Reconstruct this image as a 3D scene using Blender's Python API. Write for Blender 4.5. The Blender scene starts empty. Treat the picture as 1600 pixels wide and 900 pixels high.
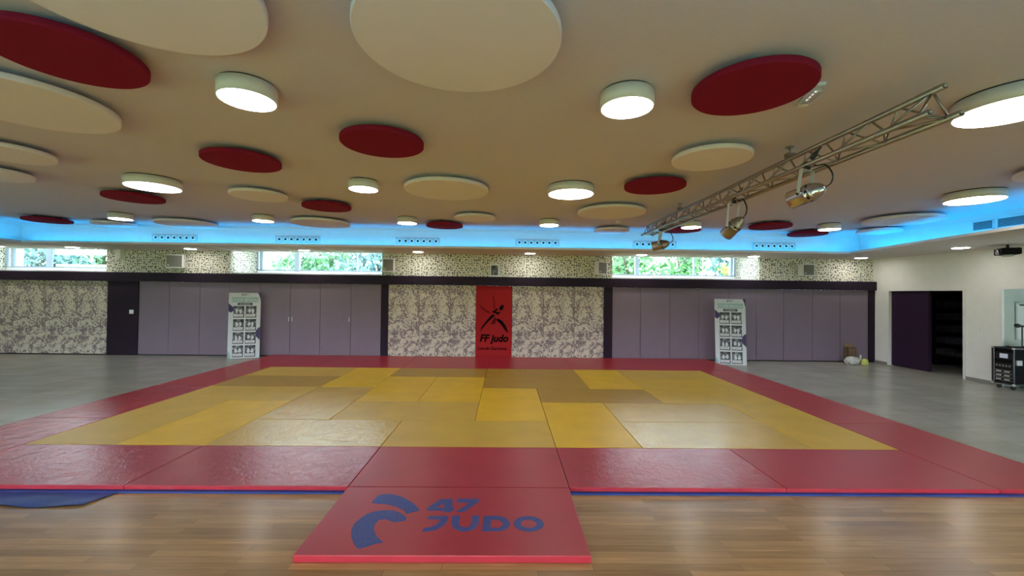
import bpy, bmesh, math, random
from mathutils import Vector, Matrix
random.seed(7)
C = bpy.context.scene.collection
sc = bpy.context.scene
PI = math.pi

# ------------------------------------------------------------------ camera, world, exposure
cam_data = bpy.data.cameras.new('camera'); cam = bpy.data.objects.new('camera', cam_data); C.objects.link(cam)
cam_data.sensor_width = 36.0; cam_data.lens = 658.06/1600*36.0; cam_data.clip_start = 0.05
yaw, pitch, roll = .0158, .0131, .0121
fwd = Vector((math.sin(yaw)*math.cos(pitch), math.cos(yaw)*math.cos(pitch), math.sin(pitch)))
right = Vector((math.cos(yaw), -math.sin(yaw), 0)); up = right.cross(fwd)
r2 = right*math.cos(roll)+up*math.sin(roll); u2 = up*math.cos(roll)-right*math.sin(roll)
cam.matrix_world = Matrix(((r2.x, u2.x, -fwd.x, 1.3966), (r2.y, u2.y, -fwd.y, -2.8469), (r2.z, u2.z, -fwd.z, 1.81), (0, 0, 0, 1)))
sc.camera = cam
LAMP_STRENGTH = 15.0
LED_STRENGTH = 31.0
SKY_STRENGTH = 15.0
w = bpy.data.worlds.new('sky'); sc.world = w; w.use_nodes = True
bg = w.node_tree.nodes['Background']; bg.inputs[0].default_value = (.80, .92, 1.0, 1); bg.inputs[1].default_value = SKY_STRENGTH
sc.view_settings.view_transform = 'Standard'; sc.view_settings.look = 'None'
sc.view_settings.exposure = 0.2; sc.view_settings.gamma = 1.0; sc.view_settings.use_curve_mapping = False
sc.cycles.use_denoising = True
sc.cycles.max_bounces = 10; sc.cycles.diffuse_bounces = 6; sc.cycles.transparent_max_bounces = 12
sc.cycles.caustics_reflective = False; sc.cycles.caustics_refractive = False
sc.cycles.sample_clamp_indirect = 6.0

# ------------------------------------------------------------------ materials
def lin(c):
    return tuple((x/12.92 if x <= .04045 else ((x+.055)/1.055)**2.4) for x in [v/255 for v in c])+(1.0,)
class NT:
    def __init__(s, name):
        s.m = bpy.data.materials.new(name); s.m.use_nodes = True; s.t = s.m.node_tree
        s.b = s.t.nodes['Principled BSDF']; s.tc = None
    def n(s, typ, **kw):
        nd = s.t.nodes.new(typ)
        for k, v in kw.items():
            if k.startswith('i_'):
                nd.inputs[k[2:].replace('_', ' ')].default_value = v
            else: setattr(nd, k, v)
        return nd
    def l(s, a, b): s.t.links.new(a, b)
    def coord(s, scale=(1, 1, 1), rot=(0, 0, 0), loc=(0, 0, 0)):
        if s.tc is None: s.tc = s.n('ShaderNodeTexCoord')
        mp = s.n('ShaderNodeMapping'); mp.inputs['Scale'].default_value = scale; mp.inputs['Rotation'].default_value = rot; mp.inputs['Location'].default_value = loc
        s.l(s.tc.outputs['Object'], mp.inputs[0]); return mp.outputs[0]
    def ramp(s, fac, stops, interp='LINEAR'):
        r = s.n('ShaderNodeValToRGB'); r.color_ramp.interpolation = interp
        e = r.color_ramp.elements
        while len(e) < len(stops): e.new(.5)
        for q, (p, c) in zip(e, stops): q.position = p; q.color = c
        s.l(fac, r.inputs[0]); return r.outputs[0]
    def noise(s, vec, scale, detail=3, rough=.5, dist=0):
        nd = s.n('ShaderNodeTexNoise'); nd.inputs['Scale'].default_value = scale; nd.inputs['Detail'].default_value = detail
        nd.inputs['Roughness'].default_value = rough; nd.inputs['Distortion'].default_value = dist
        s.l(vec, nd.inputs['Vector']); return nd.outputs['Fac']
    def mix(s, fac, a, b, mode='MIX'):
        m = s.n('ShaderNodeMix', data_type='RGBA', blend_type=mode)
        for i, v in ((0, fac), (6, a), (7, b)):
            if hasattr(v, 'is_output'): s.l(v, m.inputs[i])
            else: m.inputs[i].default_value = v
        return m.outputs[2]
    def math(s, op, a, b=0.0):
        m = s.n('ShaderNodeMath', operation=op)
        for i, v in ((0, a), (1, b)):
            if hasattr(v, 'is_output'): s.l(v, m.inputs[i])
            else: m.inputs[i].default_value = v
        return m.outputs[0]
    def bump(s, h, strength=.2, dist=.01):
        b = s.n('ShaderNodeBump'); b.inputs['Strength'].default_value = strength; b.inputs['Distance'].default_value = dist
        s.l(h, b.inputs['Height']); s.l(b.outputs[0], s.b.inputs['Normal'])
    def base(s, v):
        if hasattr(v, 'is_output'): s.l(v, s.b.inputs['Base Color'])
        else: s.b.inputs['Base Color'].default_value = v
    def set(s, **kw):
        for k, v in kw.items(): s.b.inputs[k.replace('_', ' ')].default_value = v
        return s

def plain(name, rgb, rough=.5, metal=0, var=.06, scale=6, spec=.5, bump=0):
    t = NT(name); c = lin(rgb)
    f = t.noise(t.coord(), scale, 3)
    lo = tuple(x*(1-var) for x in c[:3])+(1,); hi = tuple(min(1, x*(1+var)) for x in c[:3])+(1,)
    t.base(t.ramp(f, [(.3, lo), (.7, hi)])); t.set(Roughness=rough, Metallic=metal, Specular_IOR_Level=spec)
    if bump: t.bump(t.noise(t.coord(), scale*20, 2), bump, .003)
    return t.m
def emit(name, rgb, s):
    t = NT(name); t.base((0.8, 0.8, 0.8, 1)); t.set(Roughness=.5)
    t.b.inputs['Emission Color'].default_value = rgb+(1,); t.b.inputs['Emission Strength'].default_value = s
    return t.m

M = {}
M['ceiling'] = plain('ceiling_paint', (212, 207, 221), .85, var=.02, scale=30, spec=.2)
M['soffit'] = plain('soffit_paint', (214, 208, 200), .8, var=.02, spec=.2)
M['vent_grey'] = plain('vent_plate_grey', (192, 198, 206), .5, var=.02)
M['cove'] = plain('cove_paint', (222, 226, 230), .6, var=.02)
M['white_wall'] = plain('white_wall_paint', (238, 237, 232), .8, var=.02, spec=.2, bump=.05)
M['white'] = plain('white_paint', (232, 232, 230), .5, var=.02)
M['disc_white'] = plain('white_acoustic_felt', (234, 229, 240), .95, var=.03, scale=200, spec=.1)
M['disc_red'] = plain('red_acoustic_felt', (132, 28, 52), .95, var=.06, scale=200, spec=.1)
M['light_body'] = plain('lamp_housing_white', (226, 228, 230), .4, var=.02)
M['diffuser'] = emit('lamp_diffuser', (1.0, .96, .89), LAMP_STRENGTH)
M['downlight'] = emit('downlight_diffuser', (1.0, .96, .90), LAMP_STRENGTH*2.6)
M['bead'] = emit('emergency_led_bead', (1.0, 1.0, 1.0), 1.2)
M['led'] = emit('blue_led_strip', (0.0, .47, 1.0), LED_STRENGTH)
M['purple'] = plain('dark_purple_laminate', (36, 24, 40), .6, var=.05, spec=.2)
M['deep_purple'] = plain('aubergine_laminate', (44, 22, 50), .5, var=.05, spec=.3)
M['lilac'] = plain('lilac_laminate', (126, 112, 128), .55, var=.03, scale=3, spec=.35)
M['dark_grey'] = plain('dark_grey_gap', (30, 28, 32), .7)
M['black'] = plain('black_plastic', (18, 18, 20), .45, var=.1)
M['black_room'] = plain('dark_store_wall', (20, 19, 24), .9, spec=.1)  # darkness of the unlit store room put into the wall colour
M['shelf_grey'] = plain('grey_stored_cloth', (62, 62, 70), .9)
M['metal'] = plain('brushed_aluminium', (156, 148, 138), .38, .85, var=.06, scale=30)
M['dark_metal'] = plain('worn_dark_aluminium', (84, 84, 88), .4, .8, var=.1, scale=30)
M['chrome'] = plain('polished_aluminium', (196, 197, 202), .22, 1.0, var=.03)
M['alu_white'] = plain('pale_grey_steel', (190, 192, 192), .5, .2)
M['speaker_cloth'] = plain('grey_speaker_grille', (118, 118, 110), .8, var=.1, scale=300)
M['skirting'] = plain('grey_skirting_tile', (142, 140, 134), .4, var=.06)
M['frame'] = plain('window_frame_grey', (150, 165, 180), .4, var=.03)
M['sill'] = plain('white_sill', (240, 242, 244), .4, var=.02)
M['blue_tarp'] = plain('blue_tarpaulin', (18, 68, 158), .5, var=.15, scale=3, bump=.1)
M['cardboard'] = plain('brown_cardboard', (112, 90, 66), .85, var=.1, scale=14)
M['cardboard_light'] = plain('pale_cardboard', (140, 116, 86), .85, var=.1, scale=14)
M['bag_white'] = plain('white_plastic_bag', (205, 208, 205), .4, var=.12, scale=20)
M['bag_yellow'] = plain('yellow_cloth', (205, 212, 110), .8, var=.1, scale=20)
M['poster_red'] = plain('red_poster_panel', (158, 34, 38), .8, var=.03, spec=.15)
M['poster_black'] = plain('black_print', (16, 6, 6), .9, spec=.1)
M['poster_dark_red'] = plain('dark_red_print', (118, 20, 28), .9, spec=.1)
M['logo_blue'] = plain('blue_painted_logo', (58, 72, 148), .5, var=.18, scale=40)
M['board'] = plain('white_display_board', (205, 212, 216), .45, var=.02)
M['board_teal'] = plain('pale_teal_print', (150, 184, 184), .5, var=.03)
M['board_violet'] = plain('violet_print', (50, 34, 92), .5, var=.06)
M['board_bar'] = plain('slate_print', (44, 54, 66), .5)
M['board_caption'] = plain('caption_white', (214, 216, 218), .5)
M['whiteboard'] = plain('whiteboard_enamel', (216, 220, 214), .25, var=.02)
M['grey_green'] = plain('grey_green_wall', (176, 184, 178), .8, var=.02)
M['screen'] = emit('rack_display_glow', (.02, .05, .6), .12)
M['house'] = plain('house_render', (226, 222, 222), .8)
M['roof'] = plain('house_roof', (150, 120, 110), .8, var=.15)
M['bark'] = plain('bark', (96, 84, 70), .9, var=.2)
M['grass'] = plain('grass_lawn', (110, 140, 80), .95, var=.25, scale=2)
for k, c in (('leaf_green', (88, 132, 82)), ('leaf_hazy_blue', (88, 122, 124)), ('leaf_hazy_pale', (94, 130, 100)), ('leaf_yellow', (160, 166, 70))):  # blue and pale leaf tones put window haze into the colour
    M[k] = plain(k, c, .7, var=.3, scale=1.5)

t = NT('lamp_copper_glass'); t.base(lin((190, 120, 84))); t.set(Roughness=.25, Metallic=1.0); M['copper'] = t.m

# window pane
t = NT('window_glass'); mo = t.t.nodes['Material Output']
tr = t.n('ShaderNodeBsdfTransparent'); tr.inputs[0].default_value = (.93, .99, 1, 1); gl = t.n('ShaderNodeBsdfGlossy'); gl.inputs['Roughness'].default_value = .02
fr = t.n('ShaderNodeFresnel'); fr.inputs[0].default_value = 1.3; mx = t.n('ShaderNodeMixShader')
t.l(fr.outputs[0], mx.inputs[0]); t.l(tr.outputs[0], mx.inputs[1]); t.l(gl.outputs[0], mx.inputs[2]); t.l(mx.outputs[0], mo.inputs[0]); M['glass'] = t.m

# dotted wallpaper
t = NT('dotted_wallpaper'); v = t.n('ShaderNodeTexVoronoi', feature='F1', voronoi_dimensions='2D'); v.inputs['Scale'].default_value = 16.5; v.inputs['Randomness'].default_value = .8
sx = t.n('ShaderNodeSeparateXYZ'); t.l(t.coord(), sx.inputs[0]); cx = t.n('ShaderNodeCombineXYZ')
t.l(t.math('ADD', sx.outputs[0], sx.outputs[1]), cx.inputs[0]); t.l(sx.outputs[2], cx.inputs[1]); t.l(cx.outputs[0], v.inputs['Vector'])
sep = t.n('ShaderNodeSeparateColor'); t.l(v.outputs['Color'], sep.inputs[0])
thr = t.math('MULTIPLY_ADD', sep.outputs[0], .16); t.t.nodes[-1].inputs[2].default_value = .19
dot = t.math('LESS_THAN', v.outputs['Distance'], thr)
gr = t.ramp(sep.outputs[1], [(0, lin((30, 28, 28))), (.5, lin((80, 80, 80))), (1, lin((120, 120, 118)))])
t.base(t.mix(dot, lin((226, 224, 208)), gr)); t.set(Roughness=.8, Specular_IOR_Level=.2); M['dots'] = t.m

# mottled leaf-print panel
t = NT('mottled_leaf_print')
co = t.coord((1, 1, 1))
a = t.noise(co, 3.2, 4, .6, .4); b = t.noise(t.coord((1.0, 1.0, 1.0), (0.5, .8, .3)), 10.0, 2, .5, 2.2); c = t.noise(t.coord((1.0, 1, 1.0), (.2, -.6, .9)), 20.0, 1.5, .5, .8)
mk = t.math('ADD', t.math('MULTIPLY', a, 1.25), t.math('ADD', t.math('MULTIPLY', b, 1.5), t.math('MULTIPLY', c, .45)))
t.base(t.ramp(mk, [(0, lin((206, 200, 184))), (.545*3.2/3.2, lin((206, 200, 184))), (.6, lin((134, 122, 124))), (1, lin((116, 104, 108)))]))
sc_ = mk
t.t.nodes[-1].color_ramp.elements[1].position = .478; t.t.nodes[-1].color_ramp.elements[2].position = .525
hl = t.math('MULTIPLY', mk, .31); t.l(hl, t.t.nodes['Color Ramp'].inputs[0])
t.set(Roughness=.7, Specular_IOR_Level=.25); M['leafprint'] = t.m

# grey floor tiles
t = NT('grey_floor_tiles'); br = t.n('ShaderNodeTexBrick'); br.offset = 0; br.squash = 1
br.inputs['Scale'].default_value = 1; br.inputs['Brick Width'].default_value = .6; br.inputs['Row Height'].default_value = .6; br.inputs['Mortar Size'].default_value = .004; br.inputs['Mortar Smooth'].default_value = .1
br.inputs['Color1'].default_value = lin((168, 168, 160)); br.inputs['Color2'].default_value = lin((180, 179, 170)); br.inputs['Mortar'].default_value = lin((136, 134, 126))
t.l(t.coord(), br.inputs['Vector'])
st = t.ramp(t.noise(t.coord((.7, 1.6, 1)), 2, 3, .5), [(.3, (.90, .90, .90, 1)), (.7, (1.06, 1.06, 1.06, 1))])
t.base(t.mix(1.0, br.outputs['Color'], st, 'MULTIPLY')); t.set(Specular_IOR_Level=.5)
t.set(Roughness=.26)
M['tile'] = t.m

# oak parquet strips
t = NT('oak_parquet'); br = t.n('ShaderNodeTexBrick'); br.offset = .37; br.offset_frequency = 2
br.inputs['Scale'].default_value = 1; br.inputs['Brick Width'].default_value = 1.0; br.inputs['Row Height'].default_value = .068; br.inputs['Mortar Size'].default_value = .0011; br.inputs['Bias'].default_value = 0
br.inputs['Color1'].default_value = lin((196, 158, 108)); br.inputs['Color2'].default_value = lin((156, 122, 82)); br.inputs['Mortar'].default_value = lin((110, 86, 60))
t.l(t.coord(), br.inputs['Vector'])
g1 = t.ramp(t.noise(t.coord((1.0, 12, 1)), 3, 3, .5, .3), [(.25, (.84, .82, .80, 1)), (.75, (1.12, 1.12, 1.12, 1))])
g2 = t.ramp(t.noise(t.coord((.5, 14.7, 1)), 2, 1), [(.66, (1, 1, 1, 1)), (.72, (1.3, 1.3, 1.28, 1))])
t.base(t.mix(1.0, t.mix(1.0, br.outputs['Color'], g1, 'MULTIPLY'), g2, 'MULTIPLY'))
t.set(Specular_IOR_Level=.5, Roughness=.24)
M['wood'] = t.m

def vinyl(name, rgb, worn=.25, rough=.42):
    t = NT(name); c = lin(rgb)
    oi = t.n('ShaderNodeObjectInfo')
    ad = t.n('ShaderNodeVectorMath', operation='ADD'); cb = t.n('ShaderNodeCombineXYZ')
    t.l(t.math('MULTIPLY', oi.outputs['Random'], 40), cb.inputs[0]); t.l(t.coord(), ad.inputs[0]); t.l(cb.outputs[0], ad.inputs[1]); co = ad.outputs[0]
    f = t.noise(co, 2.5, 3)
    t.base(t.ramp(f, [(.3, tuple(x*.94 for x in c[:3])+(1,)), (.7, tuple(x*1.06 for x in c[:3])+(1,))]))
    t.set(Roughness=rough, Specular_IOR_Level=.45)
    wr = t.noise(co, 9, 4, .6, 1.5); gn = t.noise(co, 260, 1)
    t.bump(t.math('ADD', t.math('MULTIPLY', wr, worn), t.math('MULTIPLY', gn, .04)), .35, .02)
    return t.m
M['mat_red'] = vinyl('red_tatami_vinyl', (178, 48, 62), .06, .36)
M['mat_red_worn'] = vinyl('worn_red_tatami_vinyl', (178, 52, 68), .75, .24)
M['mat_y'] = vinyl('bright_yellow_tatami_vinyl', (232, 190, 36), .04)
M['mat_t'] = vinyl('dull_yellow_tatami_vinyl', (212, 176, 68), .06)
M['mat_w'] = vinyl('worn_pale_yellow_tatami_vinyl', (220, 184, 90), .8, .22)

# display board photographs (grey, with pale judo suits)
t = NT('grey_photograph'); f = t.noise(t.coord((1, 1, 1)), 9, 2, .5, .5)
t.base(t.ramp(f, [(.35, lin((40, 42, 46))), (.52, lin((88, 90, 94))), (.66, lin((140, 144, 148)))])); t.set(Roughness=.5); M['photo'] = t.m

# ------------------------------------------------------------------ mesh building
OFF = {}
class MB:
    def __init__(s): s.bm = bmesh.new()
    def box(s, x0, x1, y0, y1, z0, z1, bev=0, M4=None):
        v = [s.bm.verts.new((x, y, z)) for x in (x0, x1) for y in (y0, y1) for z in (z0, z1)]
        fs = [s.bm.faces.new([v[i] for i in q]) for q in ((0, 1, 3, 2), (4, 6, 7, 5), (0, 4, 5, 1), (2, 3, 7, 6), (0, 2, 6, 4), (1, 5, 7, 3))]
        if bev:
            es = list({e for f in fs for e in f.edges})
            r = bmesh.ops.bevel(s.bm, geom=es, offset=bev, segments=2, affect='EDGES', profile=.5)
            v = list({q for f in r['faces'] for q in f.verts} | {q for q in v if q.is_valid})
        if M4 is not None: bmesh.ops.transform(s.bm, matrix=M4, verts=[q for q in v if q.is_valid])
        return s
    def lathe(s, prof, center=(0, 0, 0), axis=None, seg=32, cap=True):
        # prof: (r, h) pairs along axis
        ax = Vector(axis).normalized() if axis is not None else Vector((0, 0, 1))
        Rm = Vector((0, 0, 1)).rotation_difference(ax).to_matrix(); c = Vector(center); rings = []
        for r, h in prof:
            rings.append([s.bm.verts.new(c+Rm @ Vector((r*math.cos(2*PI*i/seg), r*math.sin(2*PI*i/seg), h))) for i in range(seg)])
        for a, b in zip(rings, rings[1:]):
            for i in range(seg):
                f = s.bm.faces.new((a[i], a[(i+1) % seg], b[(i+1) % seg], b[i])); f.smooth = True
        if cap:
            s.bm.faces.new(list(reversed(rings[0]))); s.bm.faces.new(rings[-1])
        return s
    def tube(s, pts, r, seg=8, r_end=None):
        pts = [Vector(p) for p in pts]; rings = []
        for i, p in enumerate(pts):
            d = (pts[min(i+1, len(pts)-1)]-pts[max(i-1, 0)]).normalized()
            n = d.cross(Vector((0, 0, 1)));
            if n.length < .05: n = d.cross(Vector((1, 0, 0)))
            n.normalize(); b = d.cross(n)
            rr = r if r_end is None else r+(r_end-r)*i/(len(pts)-1)
            rings.append([s.bm.verts.new(p+rr*(math.cos(2*PI*k/seg)*n+math.sin(2*PI*k/seg)*b)) for k in range(seg)])
        for a, b in zip(rings, rings[1:]):
            for k in range(seg):
                f = s.bm.faces.new((a[k], a[(k+1) % seg], b[(k+1) % seg], b[k])); f.smooth = True
        s.bm.faces.new(list(reversed(rings[0]))); s.bm.faces.new(rings[-1]); return s
    def poly(s, loops, fn, thick):
        # flat shape with holes, mapped by fn(u, v, w)
        tmp = bmesh.new(); es = []
        for lp in loops:
            vs = [tmp.verts.new((u, v, 0)) for u, v in lp]
            es += [tmp.edges.new((vs[i], vs[(i+1) % len(vs)])) for i in range(len(vs))]
        bmesh.ops.triangle_fill(tmp, edges=es, use_beauty=True, use_dissolve=False)
        for f in tmp.faces:
            if f.normal.z < 0: f.normal_flip()
        tmp.verts.index_update()
        m = {}
        for v in tmp.verts: m[v.index] = (s.bm.verts.new(fn(v.co.x, v.co.y, 0)), s.bm.verts.new(fn(v.co.x, v.co.y, thick)))
        for f in tmp.faces:
            ids = [v.index for v in f.verts]
            s.bm.faces.new([m[i][1] for i in ids]); s.bm.faces.new([m[i][0] for i in reversed(ids)])
        for e in tmp.edges:
            if len(e.link_faces) == 1:
                a, b = e.verts[0].index, e.verts[1].index
                s.bm.faces.new((m[a][0], m[b][0], m[b][1], m[a][1]))
        tmp.free(); return s
    def prism(s, pts, z0, z1):
        return s.poly([pts], lambda u, v, q: (u, v, z0+q), z1-z0)
    def grid(s, fn, nu, nv, close=False):
        vs = [[s.bm.verts.new(fn(i/nu, j/nv)) for j in range(nv+1)] for i in range(nu+1)]
        for i in range(nu):
            for j in range(nv):
                f = s.bm.faces.new((vs[i][j], vs[i+1][j], vs[i+1][j+1], vs[i][j+1])); f.smooth = True
        return s
    def build(s, name, mat, parent=None, origin=(0, 0, 0), normals=True):
        o0 = Vector(OFF[parent.name]) if parent else Vector(origin)
        if normals: bmesh.ops.recalc_face_normals(s.bm, faces=s.bm.faces[:])
        bmesh.ops.translate(s.bm, vec=-o0, verts=s.bm.verts[:])
        me = bpy.data.meshes.new(name); s.bm.to_mesh(me); s.bm.free(); me.materials.append(M[mat] if isinstance(mat, str) else mat)
        o = bpy.data.objects.new(name, me); C.objects.link(o)
        if parent: o.parent = parent
        else: o.location = o0
        OFF[o.name] = tuple(o0); return o

def tag(o, label, cat, group=None):
    o['label'] = label; o['category'] = cat
    if group: o['group'] = group
    return o
def thing(name, label, cat, loc=(0, 0, 0), group=None):
    o = bpy.data.objects.new(name, None); C.objects.link(o); o.location = loc; o.empty_display_size = .1
    OFF[o.name] = tuple(loc); return tag(o, label, cat, group)
def struct(o): o['kind'] = 'structure'; return o
def copy_tree(o, loc, label, group=None):
    r = o.copy(); C.objects.link(r); r.location = loc; r['label'] = label
    if group: r['group'] = group
    for ch in list(o.children):
        c = ch.copy(); C.objects.link(c); c.parent = r
        for g in list(ch.children):
            d = g.copy(); C.objects.link(d); d.parent = c
    return r
def text_mesh(txt, size, bold=0.0, shear=0.0, xscale=1.0, align='LEFT', spacing=1.0):
    cu = bpy.data.curves.new('t', 'FONT'); cu.body = txt; cu.size = size; cu.offset = bold; cu.shear = shear; cu.align_x = align; cu.space_character = spacing
    cu.fill_mode = 'BOTH'; cu.extrude = .0006
    ob = bpy.data.objects.new('t', cu); C.objects.link(ob)
    dg = bpy.context.evaluated_depsgraph_get(); me = bpy.data.meshes.new_from_object(ob.evaluated_get(dg))
    bpy.data.objects.remove(ob); bpy.data.curves.remove(cu)
    for v in me.vertices: v.co.x *= xscale
    return me
def text_obj(name, txt, mat, parent, fn, **kw):
    me = text_mesh(txt, **kw)
    o0 = Vector(OFF[parent.name])
    for v in me.vertices: v.co = Vector(fn(v.co.x, v.co.y, v.co.z))-o0
    me.materials.clear(); me.materials.append(M[mat]); me.name = name
    o = bpy.data.objects.new(name, me); C.objects.link(o); o.parent = parent; OFF[o.name] = tuple(o0); return o

# ------------------------------------------------------------------ room shell
YB = 8.9; XR = 11.8; XL = -14.2; ZC = 3.4; ZS = 2.89; YF = -5.6
S = lambda x: 1.3966+(x-1.3966)*.9893          # plan x measured a little further back, brought to the wall face
struct(MB().box(XL, XR, 1.3, 9.2, -.1, 0).build('floor', 'tile'))
struct(MB().box(XL, XR, YF, 1.3, -.1, 0).build('floor_wood', 'wood'))
struct(MB().box(-10.7, 10.7, -2.3, 7.75, ZC, ZC+.1).build('ceiling', 'ceiling'))
WIN = [(-13.75, S(-9.69)), (S(-6.29), S(-2.07)), (S(4.42), S(8.63))]
# lower and upper back wall, deep window recesses
struct(MB().box(XL-.2, XR+.2, YB, 9.1, 0, 2.02).build('wall_back_lower', 'dark_grey'))
xs = [XL-.2]+[v for a in WIN for v in a]+[XR+.2]
mb = MB()
for i in range(0, len(xs), 2): mb.box(xs[i], xs[i+1], YB, 10.35, 2.2, 3.2)
struct(mb.build('wall_back', 'dots'))
mb = MB()
for a, b in WIN: mb.box(a, b, 9.0, 10.35, 2.2, 2.30)
struct(mb.build('trim_1', 'sill'))
mb = MB()
for a, b in WIN: mb.box(a, b, 10.16, 10.35, 2.30, 2.425)
struct(mb.build('trim_2', 'sill'))
struct(MB().box(XL-.2, XR+.2, 9.0, 10.35, 3.1, 3.25).build('ceiling_recess', 'soffit'))
# soffit ring (lowered ceiling) with its lip
mb = MB()
mb.prism([(9.9, 7.4), (9.2, 3.4), (8.9, 1.4), (8.9, -1.95), (0, -1.95), (0, YF), (XR+.2, YF), (XR+.2, YB+.1), (0, YB+.1), (0, 7.4)], ZS, ZS+.02)
mb.prism([(-10.2, -1.95), (-10.2, 7.4), (0, 7.4), (0, YB+.1), (XL-.2, YB+.1), (XL-.2, YF), (0, YF), (0, -1.95)], ZS, ZS+.02)
struct(mb.build('ceiling_soffit', 'soffit'))
# cove faces
struct(MB().box(-10.6, 10.45, 7.65, 7.75, ZS+.02, ZC).box(-10.6, 10.4, 7.61, 7.65, ZC-.075, ZC).build('wall_cove_back', 'cove'))
struct(MB().box(10.35, 10.45, -2.2, 7.65, ZS+.02, ZC).box(10.31, 10.35, -2.2, 7.61, ZC-.075, ZC).build('wall_cove_right', 'cove'))
struct(MB().box(-10.6, -10.5, -2.2, 7.65, ZS+.02, ZC).box(-10.5, -10.46, -2.2, 7.61, ZC-.075, ZC).build('wall_cove_left', 'cove'))
struct(MB().box(-10.6, 10.45, -2.3, -2.2, ZS+.02, ZC).build('wall_cove_front', 'cove'))
# led strips lying in the cove trough
def led(pts, label, wd=.016):
    m = MB()
    for p, q in zip(pts, pts[1:]):
        a, b = Vector(p+(0,)), Vector(q+(0,)); d = (b-a).normalized(); n = Vector((-d.y, d.x, 0))*wd/2
        m.prism([tuple((a+n).xy), tuple((b+n).xy), tuple((b-n).xy), tuple((a-n).xy)], ZS+.022, ZS+.027)
    c = (Vector(pts[0])+Vector(pts[-1]))/2
    tag(m.build('led_strip', 'led', origin=(c.x, c.y, ZS+.022)), label, 'led strip')
led([(-10.2, 7.445), (9.9, 7.445)], 'blue LED strip hidden in the long cove above the back wall')
led([(-10.2, -2.12), (8.9, -2.12)], 'blue LED strip hidden in the cove over the near side of the hall')
led([(9.945, 7.4), (9.245, 3.4), (8.945, 1.4), (8.945, -1.95)], 'blue LED strip hidden in the cove along the right wall')
led([(10.22, 7.3), (10.22, -1.9)], 'added unseen blue LED strip that brightens the right-hand cove face')  # extra strip, added to brighten the right cove face from below
led([(-10.245, 7.4), (-10.245, -1.9)], 'blue LED strip hidden in the cove at the far left')
# upstand along the lip that shields the strips
m = MB(); lip = [(9.9, 7.4), (9.2, 3.4), (8.9, 1.4), (8.9, -1.95), (-10.2, -1.95), (-10.2, 7.4), (9.9, 7.4)]
for p, q in zip(lip, lip[1:]):
    a, b = Vector(p+(0,)), Vector(q+(0,)); d = (b-a).normalized(); n = Vector((-d.y, d.x, 0))*.02
    if n.dot(Vector((0, 2.7, 0))-(a+b)/2) > 0: n = -n
    m.prism([tuple(a.xy), tuple(b.xy), tuple((b+n).xy), tuple((a+n).xy)], ZS+.02, ZS+.052)
struct(m.build('trim_8', 'soffit'))

# right wall with two openings
mb = MB()
for y0, y1, z0, z1 in ((8.445, YB+.1, 0, ZS), (5.845, 6.515, 0, ZS), (6.515, 8.445, 2.035, ZS), (3.355, 5.845, 2.055, ZS), (YF, 3.355, 0, ZS)):
    mb.box(XR, XR+.2, y0, y1, z0, z1)
struct(mb.build('wall_right', 'white_wall'))
mb = MB(); mb.box(XR-.012, XR, 8.44, YB-.06, 0, .07).box(XR-.012, XR, 5.85, 6.50, 0, .07)
struct(mb.build('baseboard_right', 'skirting'))
# door frames
def door_frame(name, y0, y1, z1, mat, dp=.2):
    m = MB()
    m.box(XR-.015, XR+dp, y0-.05, y0, 0, z1+.04).box(XR-.015, XR+dp, y1, y1+.05, 0, z1+.04).box(XR-.015, XR+dp, y0, y1, z1, z1+.04)
    return struct(m.build(name, mat))
door_frame('trim_3', 6.56, 8.40, 2.0, 'white'); door_frame('trim_4', 3.4, 5.80, 2.02, 'white', .03)
struct(MB().box(XR+.03, XR+.24, 5.80, 5.845, 0, 2.055).build('trim_7', 'grey_green'))
# dark store room behind the first opening
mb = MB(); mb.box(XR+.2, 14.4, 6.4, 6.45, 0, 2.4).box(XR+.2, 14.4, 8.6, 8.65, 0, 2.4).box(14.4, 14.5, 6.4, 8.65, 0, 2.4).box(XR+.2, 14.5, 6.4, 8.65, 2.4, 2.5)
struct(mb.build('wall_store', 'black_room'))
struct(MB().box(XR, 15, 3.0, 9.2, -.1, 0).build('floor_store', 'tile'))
# alcove room behind the second opening
mb = MB(); mb.box(XR+.2, 15, 6.3, 6.38, 0, 2.6).box(15, 15.1, 2.4, 6.38, 0, 2.6).box(XR+.2, 15.1, 2.4, 6.38, 2.6, 2.7).box(XR+.2, 15, 2.3, 2.4, 0, 2.6)
struct(mb.build('wall_alcove', 'grey_green'))
# left wall and wall behind the camera, with unseen openings sized to admit daylight
mb = MB()
for y0, y1, z0, z1 in ((-1.0, YB+.1, 0, ZS), (YF, -4.2, 0, ZS), (-4.2, -1.0, 2.45, ZS)): mb.box(XL-.2, XL, y0, y1, z0, z1)
struct(mb.build('wall_left', 'white_wall'))
mb = MB()
for x0, x1, z0, z1 in ((XL, -9.5, 0, ZC+.1), (-4.5, -2.5, 0, ZC+.1), (2.5, 4.5, 0, ZC+.1), (9.5, XR, 0, ZC+.1), (-9.5, -4.5, 1.15, ZC+.1), (-2.5, 2.5, 1.15, ZC+.1), (4.5, 9.5, 1.15, ZC+.1)):
    mb.box(x0, x1, YF-.2, YF, z0, z1)
struct(mb.build('wall_front', 'white_wall'))

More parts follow.
